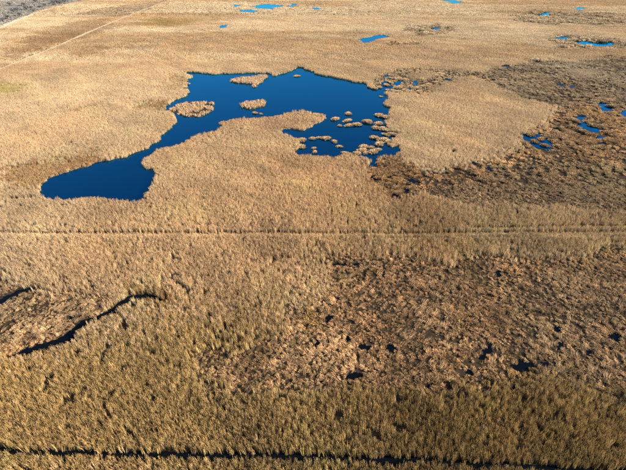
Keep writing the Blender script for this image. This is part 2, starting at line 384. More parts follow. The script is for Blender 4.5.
# plant colour by place, bottom-right shade painted in: (outline, colour, strength)
STRAW = (0.59, 0.445, 0.27)
TINTS = [(poly(p), c, s) for p, c, s in [
    ([(130, 205), (160, 160), (230, 130), (330, 140), (380, 170), (420, 200), (440, 260), (330, 300), (260, 350), (140, 300), (60, 250)], (0.585, 0.405, 0.222), .8),   # golden reeds below the lake
    ([(-120, 340), (60, 352), (180, 310), (300, 330), (420, 380), (740, 380), (740, 500), (-120, 500)], (0.43, 0.302, 0.125), .9),          # near olive reeds
    ([(390, 195), (520, 208), (740, 214), (740, 262), (520, 262), (430, 266), (380, 262), (330, 262), (330, 230)], (0.43, 0.315, 0.165), .75),
    ([(-40, 83), (14, 85), (26, 90), (12, 96), (-40, 97)], (0.42, 0.34, 0.13), .9),                                                         # olive meadow
    ([(138, 21), (160, 18), (195, 20), (190, 25), (160, 27), (140, 26)], (0.43, 0.33, 0.14), .8),
    ([(0, 55), (30, 36), (70, 22), (110, 18), (118, 28), (80, 38), (48, 47), (0, 66)], (0.38, 0.26, 0.15), .9),                            # brown meadow left of far track
    ([(60, 16), (120, 6), (170, 0), (150, 9), (118, 17)], (0.42, 0.29, 0.175), .8),
    ([(66, 55), (82, 47), (120, 44), (134, 48), (100, 53), (78, 58)], (0.43, 0.285, 0.155), .9),
    ([(128, 41), (150, 39), (148, 42), (130, 43)], (0.43, 0.285, 0.155), .8),
    ([(5, 168), (30, 163), (68, 158), (92, 155), (100, 160), (88, 168), (68, 172), (46, 182), (38, 192), (20, 193), (5, 182)], (0.385, 0.245, 0.12), .95),   # brown fringe by the west arm
    ([(139, 105), (160, 103.5), (170, 105), (162, 113), (144, 111)], (0.37, 0.235, 0.11), .95),
    ([(165, 80), (180, 75), (190, 78), (184, 90), (172, 92)], (0.42, 0.28, 0.15), .8),
    ([(72, 111), (86, 107), (94, 107), (80, 114)], (0.36, 0.235, 0.12), .9),
    ([(196, 130), (222, 117), (260, 115), (300, 109), (328, 113), (320, 125), (285, 131), (240, 132), (205, 140)], (0.53, 0.35, 0.20), .8),  # pinkish spit
    ([(128, 298), (140, 291), (170, 293), (182, 301), (165, 304), (140, 300)], (0.34, 0.20, 0.085), .9),
    ([(258, 256), (270, 254), (300, 259), (296, 263), (262, 260)], (0.33, 0.205, 0.10), .9),
    ([(200, 276), (208, 273), (213, 277), (204, 280)], (0.33, 0.205, 0.10), .8),
    ([(368, 164), (384, 160), (408, 164), (420, 180), (410, 200), (388, 204), (372, 192)], (0.34, 0.195, 0.088), .9),
    ([(330, 262), (400, 264), (430, 275), (420, 320), (380, 345), (340, 335), (330, 300)], (0.43, 0.265, 0.135), .85),                       # rusty sedge
    ([(-60, 285), (60, 292), (105, 303), (75, 330), (0, 350), (-60, 350)], (0.48, 0.335, 0.19), .9),
    ([(302, 310), (320, 306), (330, 318), (318, 326), (304, 322)], (0.34, 0.21, 0.08), .9),
    ([(505, 362), (560, 340), (585, 372), (550, 390), (515, 388)], (0.36, 0.23, 0.085), .7),
    ([(368, 92), (372, 82), (395, 70), (450, 70), (478, 76), (440, 88), (410, 96)], (0.50, 0.37, 0.22), .9),
    ([(478, 76), (500, 66), (560, 62), (740, 55), (740, 105), (560, 108), (520, 97)], (0.37, 0.285, 0.185), .8),
    ([(500, 300), (560, 262), (740, 250), (740, 395), (560, 385), (510, 350)], (0.42, 0.285, 0.155), .6),
    ([(400, 384), (560, 380), (740, 390), (740, 500), (380, 500)], (0.31, 0.215, 0.085), .6),  # darkening of shaded reed sides and vignette, put into the tint
    ([(430, 190), (500, 165), (560, 160), (740, 160), (740, 214), (480, 208)], (0.35, 0.25, 0.145), .7),
]]

LOW = [poly([(296, 262), (320, 252), (345, 254), (336, 300), (300, 322), (280, 335), (262, 348), (252, 345), (284, 300)])] + [t[0] for t in TINTS if t[1][0] in (.385, .37, .53, .34, .33, .42)]       # shorter growth on these patches
def warp(X, Y):
    D = np.hypot(X, Y)
    s = 0.05
    a = D * 0.014
    return X + (fbm(X * .13, Y * .13, 8, 2) - .5) * 6 + (fbm(X * s, Y * s, 3) - .5) * 2.4 * a + (fbm(X * .35, Y * .35, 4, 2) - .5) * 2.2, Y + (fbm(X * .13, Y * .13, 9, 2) - .5) * 6 + (fbm(X * s, Y * s, 5) - .5) * 4.0 * a + (fbm(X * .35, Y * .35, 6, 2) - .5) * 2.2

# ------------------------------------------------------------------ ground sheet
def soil_of(X, Y):
    n = len(X)
    col = np.tile(np.array([0.085, 0.062, 0.034]), (n, 1))
    WX, WY = warp(X, Y)
    rough = np.zeros(n, bool)
    for P in ROUGH: rough |= inside(WX, WY, P)
    col[rough] = (0.045, 0.031, 0.018)
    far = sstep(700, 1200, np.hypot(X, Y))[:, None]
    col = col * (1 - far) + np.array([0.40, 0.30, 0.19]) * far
    col[inside(X, Y, SCRUB)] = (0.26, 0.24, 0.20)
    return col
ang = np.radians(np.concatenate([np.arange(-50, 50, 0.33), np.arange(50, 310, 6)]))
rad = np.concatenate([[6], np.geomspace(14, 1100, 240), [1500, 2200, 3500, 6000, 12000]])
A_, R_ = np.meshgrid(ang, rad)
GX = (R_ * np.sin(A_)).ravel(); GY = (R_ * np.cos(A_)).ravel()
na, nr = len(ang), len(rad)
verts = np.column_stack([GX, GY, np.zeros(len(GX))])
verts = np.vstack([verts, [[0, 0, 0]]])
faces = []
for i in range(nr - 1):
    b = i * na
    for j in range(na):
        k = (j + 1) % na
        faces.append((b + j, b + na + j, b + na + k, b + k))
for j in range(na):
    faces.append((len(verts) - 1, j, (j + 1) % na))
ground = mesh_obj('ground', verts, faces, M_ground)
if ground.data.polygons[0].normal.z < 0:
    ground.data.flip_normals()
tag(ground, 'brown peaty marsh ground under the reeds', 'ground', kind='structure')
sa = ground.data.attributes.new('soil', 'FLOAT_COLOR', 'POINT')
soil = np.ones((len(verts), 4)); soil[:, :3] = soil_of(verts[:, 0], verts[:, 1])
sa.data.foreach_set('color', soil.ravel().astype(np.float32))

tag(sheet('lake', LAKE, 0.03, M_water), 'deep blue open lake among pale reeds', 'lake', kind='structure')
for i, (lb, P) in enumerate(PONDS):
    tag(sheet('pond', P, 0.034 + .004 * i, M_water), lb, 'pond', 'ponds across the marsh', 'structure')
for lb, P in DITCH:
    tag(sheet('ditch', P, 0.024, M_dark_water), lb, 'ditch', kind='structure')
for P in GAP_SHEETS:  # dark sheets imitate the shade in the peat gaps
    tag(sheet('pool', P, 0.018, M_dark_water), 'small dark sheet standing in for a shaded peat gap', 'pool', 'dark shade sheets in the rough marsh', 'structure')
for i, (lb, P) in enumerate(TRACK):
    tag(sheet('track', P, 0.006, M_straw if i < 2 else M_peat), lb, 'track', kind='structure')
tag(sheet('track', FARTRACK, 0.006, M_pale_straw), 'pale straight track crossing the far left meadow', 'track', kind='structure')
tag(sheet('track', FARTRACK2, 0.011, M_pale_straw), 'short pale track near the grey scrub', 'track', kind='structure')
tag(sheet('road', ROAD, 0.016, M_gravel), 'pale gravel road along the edge of the grey scrub', 'road', kind='structure')

# ------------------------------------------------------------------ plant prototypes (shared meshes)
def blades(params, r, tone=0.18):
    """params: list of (x, y, z, azimuth, lean, length, width, droop, plume) -> verts, faces, tone per vertex"""
    V = []; F = []; T = []
    for (x, y, z, az, lean, L, w, droop, plume) in params:
        t = 1 + r.uniform(-tone, tone)
        tc = (t, t * r.uniform(.96, 1.03), t * r.uniform(.9, 1.06))
        p = Vector((x, y, z)); e = math.pi / 2 - lean
        fa = r.uniform(0, math.pi)                       # which way the flat of the blade faces
        side0 = Vector((math.cos(fa), math.sin(fa), 0))
        seg = [(0.0, .75), (0.5, 1.0), (0.82, .75)]
        b = len(V); q = p.copy(); last = 0; dirv = None
        for k, (s, ww) in enumerate(seg):
            if k: q = q + dirv * (s - last) * L
            ee = e - droop * (0.25 + s)
            dirv = Vector((math.cos(az) * math.cos(ee), math.sin(az) * math.cos(ee), math.sin(ee)))
            sd_ = (side0 - dirv * side0.dot(dirv))
            if sd_.length < .05: sd_ = Vector((-math.sin(az), math.cos(az), 0))
            sd_.normalize()
            V += [tuple(q - sd_ * w * ww / 2), tuple(q + sd_ * w * ww / 2)]; T += [tc, tc]; last = s
        tip = q + dirv * 0.18 * L
        V.append(tuple(tip)); T.append(tc)
        F += [(b, b + 1, b + 3, b + 2), (b + 2, b + 3, b + 5, b + 4), (b + 4, b + 5, b + 6)]
        if plume > 0:
            pc = (t * .92, t * .84, t * .80)
            b = len(V); u = dirv.copy(); u.z -= .5; u.normalize()
            m = tip + u * plume * .45
            V += [tuple(q), tuple(m - sd_ * plume * .2), tuple(m + sd_ * plume * .2), tuple(tip + u * plume)]
            T += [pc] * 4
            F += [(b, b + 1, b + 3, b + 2)]
    return V, F, T
def proto(name, params, r, mat, tone=.18):
    V, F, T = blades(params, r, tone)
    me = bpy.data.meshes.new(name)
    me.from_pydata(V, [], F)
    at_ = me.attributes.new('tone', 'FLOAT_COLOR', 'POINT')
    T = np.column_stack([np.array(T), np.ones(len(T))])
    at_.data.foreach_set('color', T.ravel().astype(np.float32))
    me.materials.append(mat); me.update()
    return me
LIBS = {}
def library(name, meshes):
    col = bpy.data.collections.new(name)                 # not linked: only holds the shapes
    for i, me in enumerate(meshes):
        o = bpy.data.objects.new('%s_%02d' % (name, i), me); col.objects.link(o)
    LIBS[name] = col
    return col
R = random.Random(4)
WIND = 2.6
def reed_params(n, rad, h, w, lean, plume, r):
    out = []
    c_az = WIND + r.gauss(0, .7)
    for k in range(n):
        a = r.uniform(0, 2 * math.pi); d = rad * math.sqrt(r.random())
        out.append((d * math.cos(a), d * math.sin(a), 0, c_az + r.gauss(0, .9), abs(r.gauss(lean, lean * .6)), h * r.uniform(.72, 1.1), w * r.uniform(.7, 1.3), r.uniform(.02, .22), plume * r.uniform(.7, 1.2)))
    return out
def dome_params(n, rad, h, w, r):
    out = []
    for k in range(n):
        a = r.uniform(0, 2 * math.pi); d = rad * .4 * math.sqrt(r.random())
        le = .15 + (d / (rad * .4)) * .65 + r.gauss(0, .12)
        out.append((d * math.cos(a), d * math.sin(a), 0, a + r.gauss(0, .3), max(.02, le), h * r.uniform(.75, 1.25), w * r.uniform(.7, 1.3), r.uniform(.15, .55), 0))
    return out
def fallen_params(n, rad, L, w, r):
    out = []; az0 = r.gauss(0, .35)
    for k in range(n):
        a = r.uniform(0, 2 * math.pi); d = rad * math.sqrt(r.random())
        out.append((d * math.cos(a), d * math.sin(a), r.uniform(0, .15), az0 + r.gauss(0, .75), math.radians(r.uniform(30, 82)), L * r.uniform(.6, 1.2), w * r.uniform(.7, 1.3), r.uniform(-.05, .35), 0))
    return out
def lying_params(n, rad, L, w, r):
    out = []
    for k in range(n):
        a = r.uniform(0, 2 * math.pi); d = rad * math.sqrt(r.random())
        out.append((d * math.cos(a) - L * .4, d * math.sin(a), r.uniform(.05, .34), r.gauss(0, .32), math.radians(r.uniform(68, 92)), L * r.uniform(.6, 1.2), w * r.uniform(.7, 1.4), r.uniform(-.1, .25), 0))
    return out
lib_reed = library('reed_tuft',
    [proto('reed_near', reed_params(16, .23, 1.45, .034, .085, .09, R), R, M_plant, .22) for k in range(8)] +          # 0-7
    [proto('reed_mid', reed_params(26, .48, 1.2, .045, .13, .10, R), R, M_plant, .18) for k in range(6)] +            # 8-13
    [proto('reed_far', reed_params(34, 1.05, 1.15, .095, .16, .16, R), R, M_plant, .14) for k in range(5)] +             # 14-18
    [proto('reed_farthest', reed_params(40, 2.7, 1.15, .32, .2, .3, R), R, M_plant, .12) for k in range(5)])          # 19-23
lib_sedge = library('sedge_clump',
    [proto('sedge_near', dome_params(50, .25, .36, .034, R), R, M_plant, .22) for k in range(6)] +                     # 0-5
    [proto('fallen_near', fallen_params(30, .22, .44, .034, R), R, M_plant, .24) for k in range(6)] +                # 6-11
    [proto('sedge_mid', dome_params(48, .50, .58, .065, R), R, M_plant, .18) for k in range(5)] +                     # 12-16
    [proto('fallen_mid', fallen_params(30, .38, .75, .06, R), R, M_plant, .2) for k in range(5)] +                    # 17-21
    [proto('sedge_far', dome_params(30, 2.0, 1.5, .34, R), R, M_plant, .16) for k in range(4)] +                     # 22-25
    [proto('lying_near', lying_params(22, .4, 1.0, .026, R), R, M_plant, .24) for k in range(6)] +                   # 26-31
    [proto('lying_mid', lying_params(24, .6, 1.3, .05, R), R, M_plant, .2) for k in range(4)])                       # 32-35

def scatter(name, lib, P, rot, scl, idx, tint):
    n = len(P)
    me = bpy.data.meshes.new(name)
    me.vertices.add(n)
    me.vertices.foreach_set('co', P.astype(np.float32).ravel())
    def attr(nm, ty, key, arr):
        a = me.attributes.new(nm, ty, 'POINT'); a.data.foreach_set(key, arr.ravel())
    attr('turn', 'FLOAT_VECTOR', 'vector', rot.astype(np.float32))
    attr('size', 'FLOAT_VECTOR', 'vector', scl.astype(np.float32))
    attr('which', 'INT', 'value', idx.astype(np.int32))
    attr('tint', 'FLOAT_COLOR', 'color', np.column_stack([tint, np.ones(n)]).astype(np.float32))
    o = bpy.data.objects.new(name, me); C.objects.link(o)
    ng = bpy.data.node_groups.new(name + '_nodes', 'GeometryNodeTree')
    ng.interface.new_socket('Geometry', in_out='INPUT', socket_type='NodeSocketGeometry')
    ng.interface.new_socket('Geometry', in_out='OUTPUT', socket_type='NodeSocketGeometry')
    N = ng.nodes; Lk = ng.links
    gi = N.new('NodeGroupInput'); go = N.new('NodeGroupOutput')
    ci = N.new('GeometryNodeCollectionInfo'); ci.inputs['Collection'].default_value = lib
    ci.inputs['Separate Children'].default_value = True; ci.inputs['Reset Children'].default_value = True
    ip = N.new('GeometryNodeInstanceOnPoints'); ip.inputs['Pick Instance'].default_value = True
    def named(nm, ty):
        a = N.new('GeometryNodeInputNamedAttribute'); a.data_type = ty; a.inputs['Name'].default_value = nm
        return a.outputs['Attribute']
    er = N.new('FunctionNodeEulerToRotation')
    Lk.new(named('turn', 'FLOAT_VECTOR'), er.inputs[0])
    Lk.new(gi.outputs[0], ip.inputs['Points']); Lk.new(ci.outputs[0], ip.inputs['Instance'])
    Lk.new(named('which', 'INT'), ip.inputs['Instance Index'])
    Lk.new(er.outputs[0], ip.inputs['Rotation']); Lk.new(named('size', 'FLOAT_VECTOR'), ip.inputs['Scale'])
    Lk.new(ip.outputs[0], go.inputs[0])
    md = o.modifiers.new('tufts', 'NODES'); md.node_group = ng
    return o

# ------------------------------------------------------------------ where each plant stands
def grid(y0, y1, step, margin=1.16, jit=.48):
    ys = np.arange(y0, y1, step)
    xs_all = []; ys_all = []
    for y in ys:
        hw = 0.7003 * (y * math.cos(PITCH) + HC * math.sin(PITCH)) * margin + 4
        x = np.arange(-hw, hw, step) + rng.uniform(0, step)
        xs_all.append(x); ys_all.append(np.full(len(x), y))
    X = np.concatenate(xs_all); Y = np.concatenate(ys_all)
    return X + rng.uniform(-jit, jit, len(X)) * step, Y + rng.uniform(-jit, jit, len(X)) * step
def any_in(X, Y, polys):
    m = np.zeros(len(X), bool)
    for P in polys: m |= inside(X, Y, P)
    return m
WATER_ALL = [LAKE] + [p for _, p in PONDS] + [ragged(band(ditch_defs[0][1], 1.15), amp=.035, fine=.004, seed=61)] + [p for _, p in DITCH[1:]] + GAP_SHEETS
def tint_of(X, Y, WX, WY, rough):
    n = len(X)
    t = np.tile(np.array(STRAW), (n, 1))
    t[rough] = (0.465, 0.296, 0.152)
    D = np.hypot(X, Y)
    WX = WX + rng.normal(0, 1, n) * D * .008; WY = WY + rng.normal(0, 1, n) * D * .016
    J1 = rng.normal(0, 1, n); J2 = rng.normal(0, 1, n)
    lf = fbm(X * .085, Y * .07, 63, 3)[:, None]; lh = fbm(X * .035 + 9, Y * .035, 67, 3)[:, None]
    t = np.where(rough[:, None], t * (1 + (lf - .5) * 1.05) * (1 + (lh - .5) * np.array([[.12, -.12, -.4]])), t)
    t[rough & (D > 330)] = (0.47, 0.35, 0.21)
    for k, (P, c, s) in enumerate(TINTS):
        if k < 3:
            m = inside(X + J1 * D * .10, Y + J2 * D * .07, P) & ~rough
        else:
            m = inside(WX, WY, P)
        t[m] = t[m] * (1 - s) + np.array(c) * s
    n1 = fbm(X * .018, Y * .018, 31)[:, None]; n2 = fbm(X * .11, Y * .11, 41, 3)[:, None]; n3 = fbm(X * .035, Y * .012, 51)[:, None]
    n4 = fbm((X + Y * .8) * .12, (Y - X * .8) * .04, 43, 3)[:, None]
    t = t * (1 + (n1 - .5) * .34 + (n2 - .5) * .34 + (n4 - .5) * .40)
    st = fbm(X * .006 + 3, Y * .02, 57, 4)[:, None]; fs = sstep(260, 420, D)[:, None]
    t = t * (1 + fs * sstep(.47, .64, st) * np.array([[-.17, -.25, -.31]]) + fs * sstep(.52, .30, st) * np.array([[.06, .07, .10]]))
    warm = np.array([[.0, -.045, -.09]]); olive = np.array([[-.05, .0, -.06]])
    t = t * (1 + sstep(.5, .75, n3) * warm + sstep(.55, .8, n2) * olive)
    nv = sstep(160, 60, D)[:, None]
    t *= 1 + (rng.random((n, 1)) - .54) * (.26 - .10 * sstep(260, 420, D)[:, None] + .40 * nv)
    return np.clip(t, .02, .8)

reed = dict(P=[], rot=[], scl=[], idx=[], tint=[])
sedge = dict(P=[], rot=[], scl=[], idx=[], tint=[])
def put(dst, X, Y, az, tilt, scl, idx, tint):
    n = len(X)
    dst['P'].append(np.column_stack([X, Y, np.zeros(n)]))
    dst['rot'].append(np.column_stack([rng.normal(0, 1, n) * tilt, rng.normal(0, 1, n) * tilt, az]))
    dst['scl'].append(scl); dst['idx'].append(idx); dst['tint'].append(tint)

def plant_ring(y0, y1, step, reed_ids, sedge_ids, fallen_ids, lod):
    X, Y = grid(y0, y1, step)
    WX, WY = warp(X, Y)
    water = any_in(X, Y, WATER_ALL)
    sg = .5 + np.hypot(X, Y) * .006
    JX = WX + rng.normal(0, 1, len(X)) * sg; JY = WY + rng.normal(0, 1, len(X)) * sg
    rough = any_in(JX, JY, ROUGH) & ~any_in(JX, JY, PALE_IN_ROUGH)
    trk = any_in(X, Y, [p for _, p in TRACK] + [FARTRACK, FARTRACK2])
    out = any_in(X, Y, [ROAD, SCRUB])
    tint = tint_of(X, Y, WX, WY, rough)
    D = np.hypot(X, Y)
    # upright reed
    thin = fbm(X * .16, Y * .16, 71, 3)
    patch = fbm(X * .045, Y * .045, 75, 3)
    keep = ~water & ~rough & ~out & ~trk
    keep &= (thin + .35 * (patch - .5) > .22) | (rng.random(len(X)) < (.6 if lod == 0 else .8))
    if lod == 0:
        keep &= (.5 * vnoise(X * 1.5, Y * 1.1, 73) + .5 * vnoise(X * .8, Y * .6, 74) > .31) | (rng.random(len(X)) < .15)
        keep |= inside(X, Y, DITCH_EDGE) & ~water
    i = np.nonzero(keep)[0]
    h = (.80 + .34 * fbm(X[i] * .06, Y[i] * .06, 81, 3) + .25 * (fbm(X[i] * .4, Y[i] * .4, 85, 2) - .5)) * rng.uniform(.85, 1.12, len(i))
    h *= .84 + .32 * fbm((X[i] + Y[i]) * .10, (Y[i] - X[i]) * .035, 83, 3)
    h *= 1 - .45 * sstep(280, 480, D[i])
    h *= 1 - .5 * any_in(WX[i] + rng.normal(0, 1.5, len(i)), WY[i] + rng.normal(0, 2.5, len(i)), LOW)
    ox, oy = WX[i] + rng.normal(0, 2.6, len(i)), WY[i] + rng.normal(0, 2.6, len(i))
    h *= 1 - rng.uniform(.3, .6, len(i)) * any_in(ox, oy, ROUGH)
    w = rng.uniform(.85, 1.2, len(i))
    put(reed, X[i], Y[i], rng.normal(0, .9, len(i)), .06, np.column_stack([w, w, h]), rng.choice(reed_ids, len(i)), tint[i])
    # short trodden stalks on the tracks
    i = np.nonzero(trk & ~water & (rng.random(len(X)) < .95) & (D < 300))[0]
    h = rng.uniform(.16, .5, len(i))
    put(reed, X[i], Y[i], rng.uniform(0, 6.28, len(i)), .1, np.column_stack([np.ones(len(i)), np.ones(len(i)), h]), rng.choice(reed_ids, len(i)), tint[i])
    # rough marsh: clumps and collapsed reeds with gaps down to wet peat
    gm = sstep(.42, .68, fbm(X * .06 + 5, Y * .06, 92, 3)) * .16 - .05
    gap = fbm(X * .22, Y * .22, 91, 3); fall = fbm(X * .05, Y * .05, 95, 3)
    keep = ~water & rough & ~out & ((gap > .30) | (rng.random(len(X)) < .8))
    if lod == 0: keep &= (vnoise(X * 2.0, Y * 1.6, 93) > .40 + gm) | (rng.random(len(X)) < .10)
    if lod == 1: keep &= (vnoise(X * .75, Y * .55, 93) > .46 + 1.3 * gm) | (rng.random(len(X)) < .10)
    i = np.nonzero(keep)[0]
    is_f = (fall[i] + rng.normal(0, .08, len(i))) > .50
    ids = np.where(is_f, rng.choice(fallen_ids, len(i)), rng.choice(sedge_ids, len(i)))
    az = np.where(is_f, 3.7 + (fbm(X[i] * .03, Y[i] * .03, 99, 2) - .5) * 2.4 + rng.normal(0, .35, len(i)), rng.uniform(0, 6.28, len(i)))
    s = rng.uniform(.55, 1.3, len(i)) * (.45 + 1.15 * gap[i]) * (.65 + .75 * fbm(X[i] * .13, Y[i] * .13, 89, 2))
    tint[i] *= (.60 + .80 * vnoise(X[i] * .9, Y[i] * .9, 97))[:, None]
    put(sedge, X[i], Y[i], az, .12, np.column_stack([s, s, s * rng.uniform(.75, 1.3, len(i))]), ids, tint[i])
    # pale flattened stalks combed over the clumps in swathes
    if lod < 2:
        sw = fbm(X * .09 + 2, Y * .09, 88, 3)
        i = np.nonzero(~water & rough & ~out & (rng.random(len(X)) < np.clip((sw - .50) * 1.1, .045, .13) * (1.0 if lod == 0 else .3)))[0]
        az = .75 + (fbm(X[i] * .03, Y[i] * .03, 99, 2) - .5) * 2.6 + rng.normal(0, .25, len(i))
        s = rng.uniform(.7, 1.25, len(i))
        ids = rng.choice(np.arange(26, 32) if lod == 0 else np.arange(32, 36), len(i))
        put(sedge, X[i], Y[i], az, .1, np.column_stack([s, s, s]), ids, np.clip(tint[i] * rng.uniform(.75, 1.1, (len(i), 1)), 0, .7))

I = np.arange
plant_ring(24, 128, .43, I(0, 8), I(0, 6), I(6, 12), 0)
plant_ring(128, 330, .70, I(8, 14), I(12, 17), I(17, 22), 1)
plant_ring(330, 640, 1.65, I(14, 19), I(22, 26), I(17, 22), 2)
plant_ring(640, 1500, 4.2, I(19, 24), I(22, 26), I(22, 26), 3)
def finish(name, lib, d, label, cat):
    o = scatter(name, lib, np.vstack(d['P']), np.vstack(d['rot']), np.vstack(d['scl']), np.concatenate(d['idx']), np.vstack(d['tint']))
    tag(o, label, cat, kind='stuff')
    print(name, len(o.data.vertices))
finish('reed_bed', lib_reed, reed, 'tall dry straw coloured reeds covering the marsh', 'reeds')
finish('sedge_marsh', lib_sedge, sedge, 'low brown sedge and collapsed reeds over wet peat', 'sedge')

# grey scrub beyond the road
X, Y = grid(520, 1500, 5.0, 1.2)
m = inside(X, Y, SCRUB) & (fbm(X * .03, Y * .03, 7) > .4)
X = X[m]; Y = Y[m]; n = len(X)
s = rng.uniform(.5, 1.3, n) * 1.0
g = np.array([0.36, 0.325, 0.27]) * (0.6 + .8 * fbm(X * .02, Y * .02, 12))[:, None] * rng.uniform(.7, 1.2, (n, 1))
o = scatter('scrub', lib_sedge, np.column_stack([X, Y, np.zeros(n)]), np.column_stack([np.zeros(n), np.zeros(n), rng.uniform(0, 6.28, n)]), np.column_stack([s, s, s]), rng.choice(I(22, 26), n), g)
tag(o, 'grey brown low scrub beyond the gravel road', 'scrub', kind='stuff')

# ------------------------------------------------------------------ tussocks standing in the water
def mound(rad, h, seed, n=14):
    r = random.Random(seed); V = [(0, 0, h)]; F = []
    rings = [(.45, .95), (.8, .6), (1.0, .15), (1.02, -.05)]
    for (q, zz) in rings:
        for k in range(n):
            a = 2 * math.pi * k / n; j = r.uniform(.9, 1.1)
            V.append((rad * q * j * math.cos(a), rad * q * j * math.sin(a), max(0.0, h * zz)))
    for k in range(n): F.append((0, 1 + k, 1 + (k + 1) % n))
    for g_ in range(len(rings) - 1):
        for k in range(n):
            a = 1 + g_ * n + k; b = 1 + g_ * n + (k + 1) % n
            F.append((a, a + n, b + n, b))
    return V, F
def tussock_leaf_params(r, n=340):
    out = []; f1 = r.uniform(0, 6.28); f2 = r.uniform(0, 6.28)
    for k in range(n):
        a = r.uniform(0, 2 * math.pi); d = math.sqrt(r.random())
        z = .44 * math.sqrt(max(0, 1 - d * d)) * r.uniform(.6, 1.15); q = .86 * (1 + .2 * math.sin(2 * a + f1) + .14 * math.sin(3 * a + f2))
        le = d * d * .75 + abs(r.gauss(0, .14))
        out.append((q * d * math.cos(a), q * d * math.sin(a), z, a + r.gauss(0, .5), le, r.uniform(.30, .58), r.uniform(.07, .13), r.uniform(.1, .5), 0))
    return out
T_base = []; T_leaf = {}
for k in range(5):
    V, F = mound(.72, .40, 40 + k)
    me = bpy.data.meshes.new('tussock_base'); me.from_pydata(V, [], F); me.materials.append(M_peat); me.update(); T_base.append(me)
for key, mt in (('s', M_tussock), ('b', M_tussock_b)):
    rr = random.Random(77)
    T_leaf[key] = [proto('tussock_leaves', tussock_leaf_params(rr), rr, mt, .2) for k in range(5)]
def tussock(x, y, wpx, label, group, key='s', hs=1.0, depth=None):
    p = at(x, y, .5)
    k = random.randrange(5)
    slant = math.hypot(math.hypot(*p), HC - .5)
    rad = max(.4, wpx / 2 * slant * .985 / FPX * 1.02)
    e = empty('tussock', (p[0], p[1], .03))
    e.rotation_euler = (0, 0, random.uniform(0, 6.28))
    e.scale = (rad * random.uniform(.85, 1.2), rad * random.uniform(.72, 1.25), min(1.5, max(.7, rad * .72)) * hs * random.uniform(.75, 1.15))
    mesh_obj('root_base', None, None, None, e, me=T_base[k])
    mesh_obj('leaves', None, None, None, e, me=T_leaf[key][k])
    return tag(e, label, 'tussock', group)
ORD = ['leftmost', 'second from left', 'third from left', 'fourth from left', 'fifth from left', 'sixth from left', 'seventh from left', 'eighth from left', 'ninth from left', 'tenth from left', 'eleventh from left', 'twelfth from left']
def row(items, what, group, key='s', hs=1.0):
    for k, (x, y, w) in enumerate(sorted(items)):
        tussock(x, y, w, '%s of the %d %s' % (ORD[k], len(items), what), group, key, hs)
def by_place(items, places):
    out = [[] for _ in places]
    for it in items:
        k = min(range(len(places)), key=lambda j: math.hypot(it[0] - places[j][0], (it[1] - places[j][1]) * 1.6))
        out[k].append(it)
    return out
lake_single = [
    (297, 75.6, 5, 'lone small tussock in the lake\'s far top corner'),
    (348.3, 113.2, 7, 'round tussock standing farthest out in the middle lake cluster'),
    (335, 118.8, 8.5, 'oval straw tussock at the left of the middle lake cluster'),
    (339.9, 125.1, 5, 'smallest tussock below the oval one in the lake cluster'),
    (347.5, 120, 8.5, 'upper tussock of the touching pair in the middle lake cluster'),
    (348.8, 124.9, 7.5, 'lower tussock of the touching pair in the middle lake cluster'),
    (356.8, 124.2, 8.5, 'pointed tussock right of the touching pair in the lake'),
    (367.8, 121.6, 9.5, 'wide tussock alone between the lake cluster and right bank'),
    (381, 96, 4, 'tiny lone tussock off the right bank of the lake'),
    (312.5, 138, 8, 'left end tussock of the curved row in the lake'),
    (319, 137, 6, 'second tussock of the curved row in the lake'),
    (326, 137.6, 9, 'middle tussock of the curved row in the lake'),
    (334.3, 140.9, 8, 'fourth tussock of the curved row in the lake'),
    (339.6, 145.7, 7, 'lowest right end tussock of the curved row in the lake'),
    (314, 147.3, 5, 'small upper tussock by the near shore of the lake'),
    (314.8, 151.2, 6, 'small lower tussock touching the near shore of the lake'),
    (255, 112.5, 5.5, 'tiny tussock just below the small oval reed island'),
    (261, 113.2, 4, 'tiniest tussock below the small oval reed island'),
    (169, 111, 5, 'small tussock at the left end of the pale speckled island'),
]
for x, y, w, lb in lake_single:
    tussock(x, y, w, lb, 'tussocks in open lake water', hs=.9)
bank = [(379.2, 115, 9), (385.5, 116.8, 8), (378.7, 123, 8), (376, 127.6, 8), (383, 128, 9), (388, 130, 8), (393, 134, 9), (399, 136, 8), (388, 124, 7), (375, 137.4, 10), (383, 139, 9), (389, 141, 9), (395, 142, 8), (379.5, 143.5, 9), (373, 151.3, 9), (371.5, 146.7, 8), (364.3, 146.2, 8), (362, 150, 9), (357, 153, 8),
        (386, 134, 7), (400, 140, 8), (378, 149, 7), (366, 152, 7), (346, 152.5, 8), (351, 153.5, 7), (302, 139.5, 8), (296, 142, 7), (301, 146, 9), (294, 149, 7), (289, 147, 7)]
for its, what in zip(by_place(bank, [(382, 118), (390, 133), (384, 141), (366, 150), (298, 144), (348, 153)]),
                     ['straw tussocks at the upper right lake bank', 'straw tussocks at the middle right lake bank', 'straw tussocks in the lower right corner of the lake', 'straw tussocks beside the narrow near outlet of the lake', 'straw tussocks in the inlet below the reed spit', 'straw tussocks on the near lake shore']):
    row(its, what, 'tussocks along the lake banks', 's', .9)
north = [(371, 86.5, 5), (375, 88.3, 6), (379.5, 87, 5), (381, 81.5, 5), (386.5, 84.6, 6), (391, 82, 5), (388, 90, 5), (393, 90.5, 6), (397, 87.6, 7), (402, 86.5, 6), (405, 90, 7), (398, 92, 7), (410, 86, 6), (411, 91.5, 7), (416, 88, 7), (419, 91, 6), (405, 79.4, 6), (398, 78.6, 6), (392, 78.2, 6), (381.5, 75, 6), (423, 86, 6), (422, 79, 6), (429, 84, 6), (436, 82, 6), (440, 78, 5), (455, 81, 5), (443, 84, 5), (456, 77, 5), (183, 79.5, 5), (186, 83.5, 6), (184, 87, 6), (187, 76.5, 5), (187.5, 92, 4)]
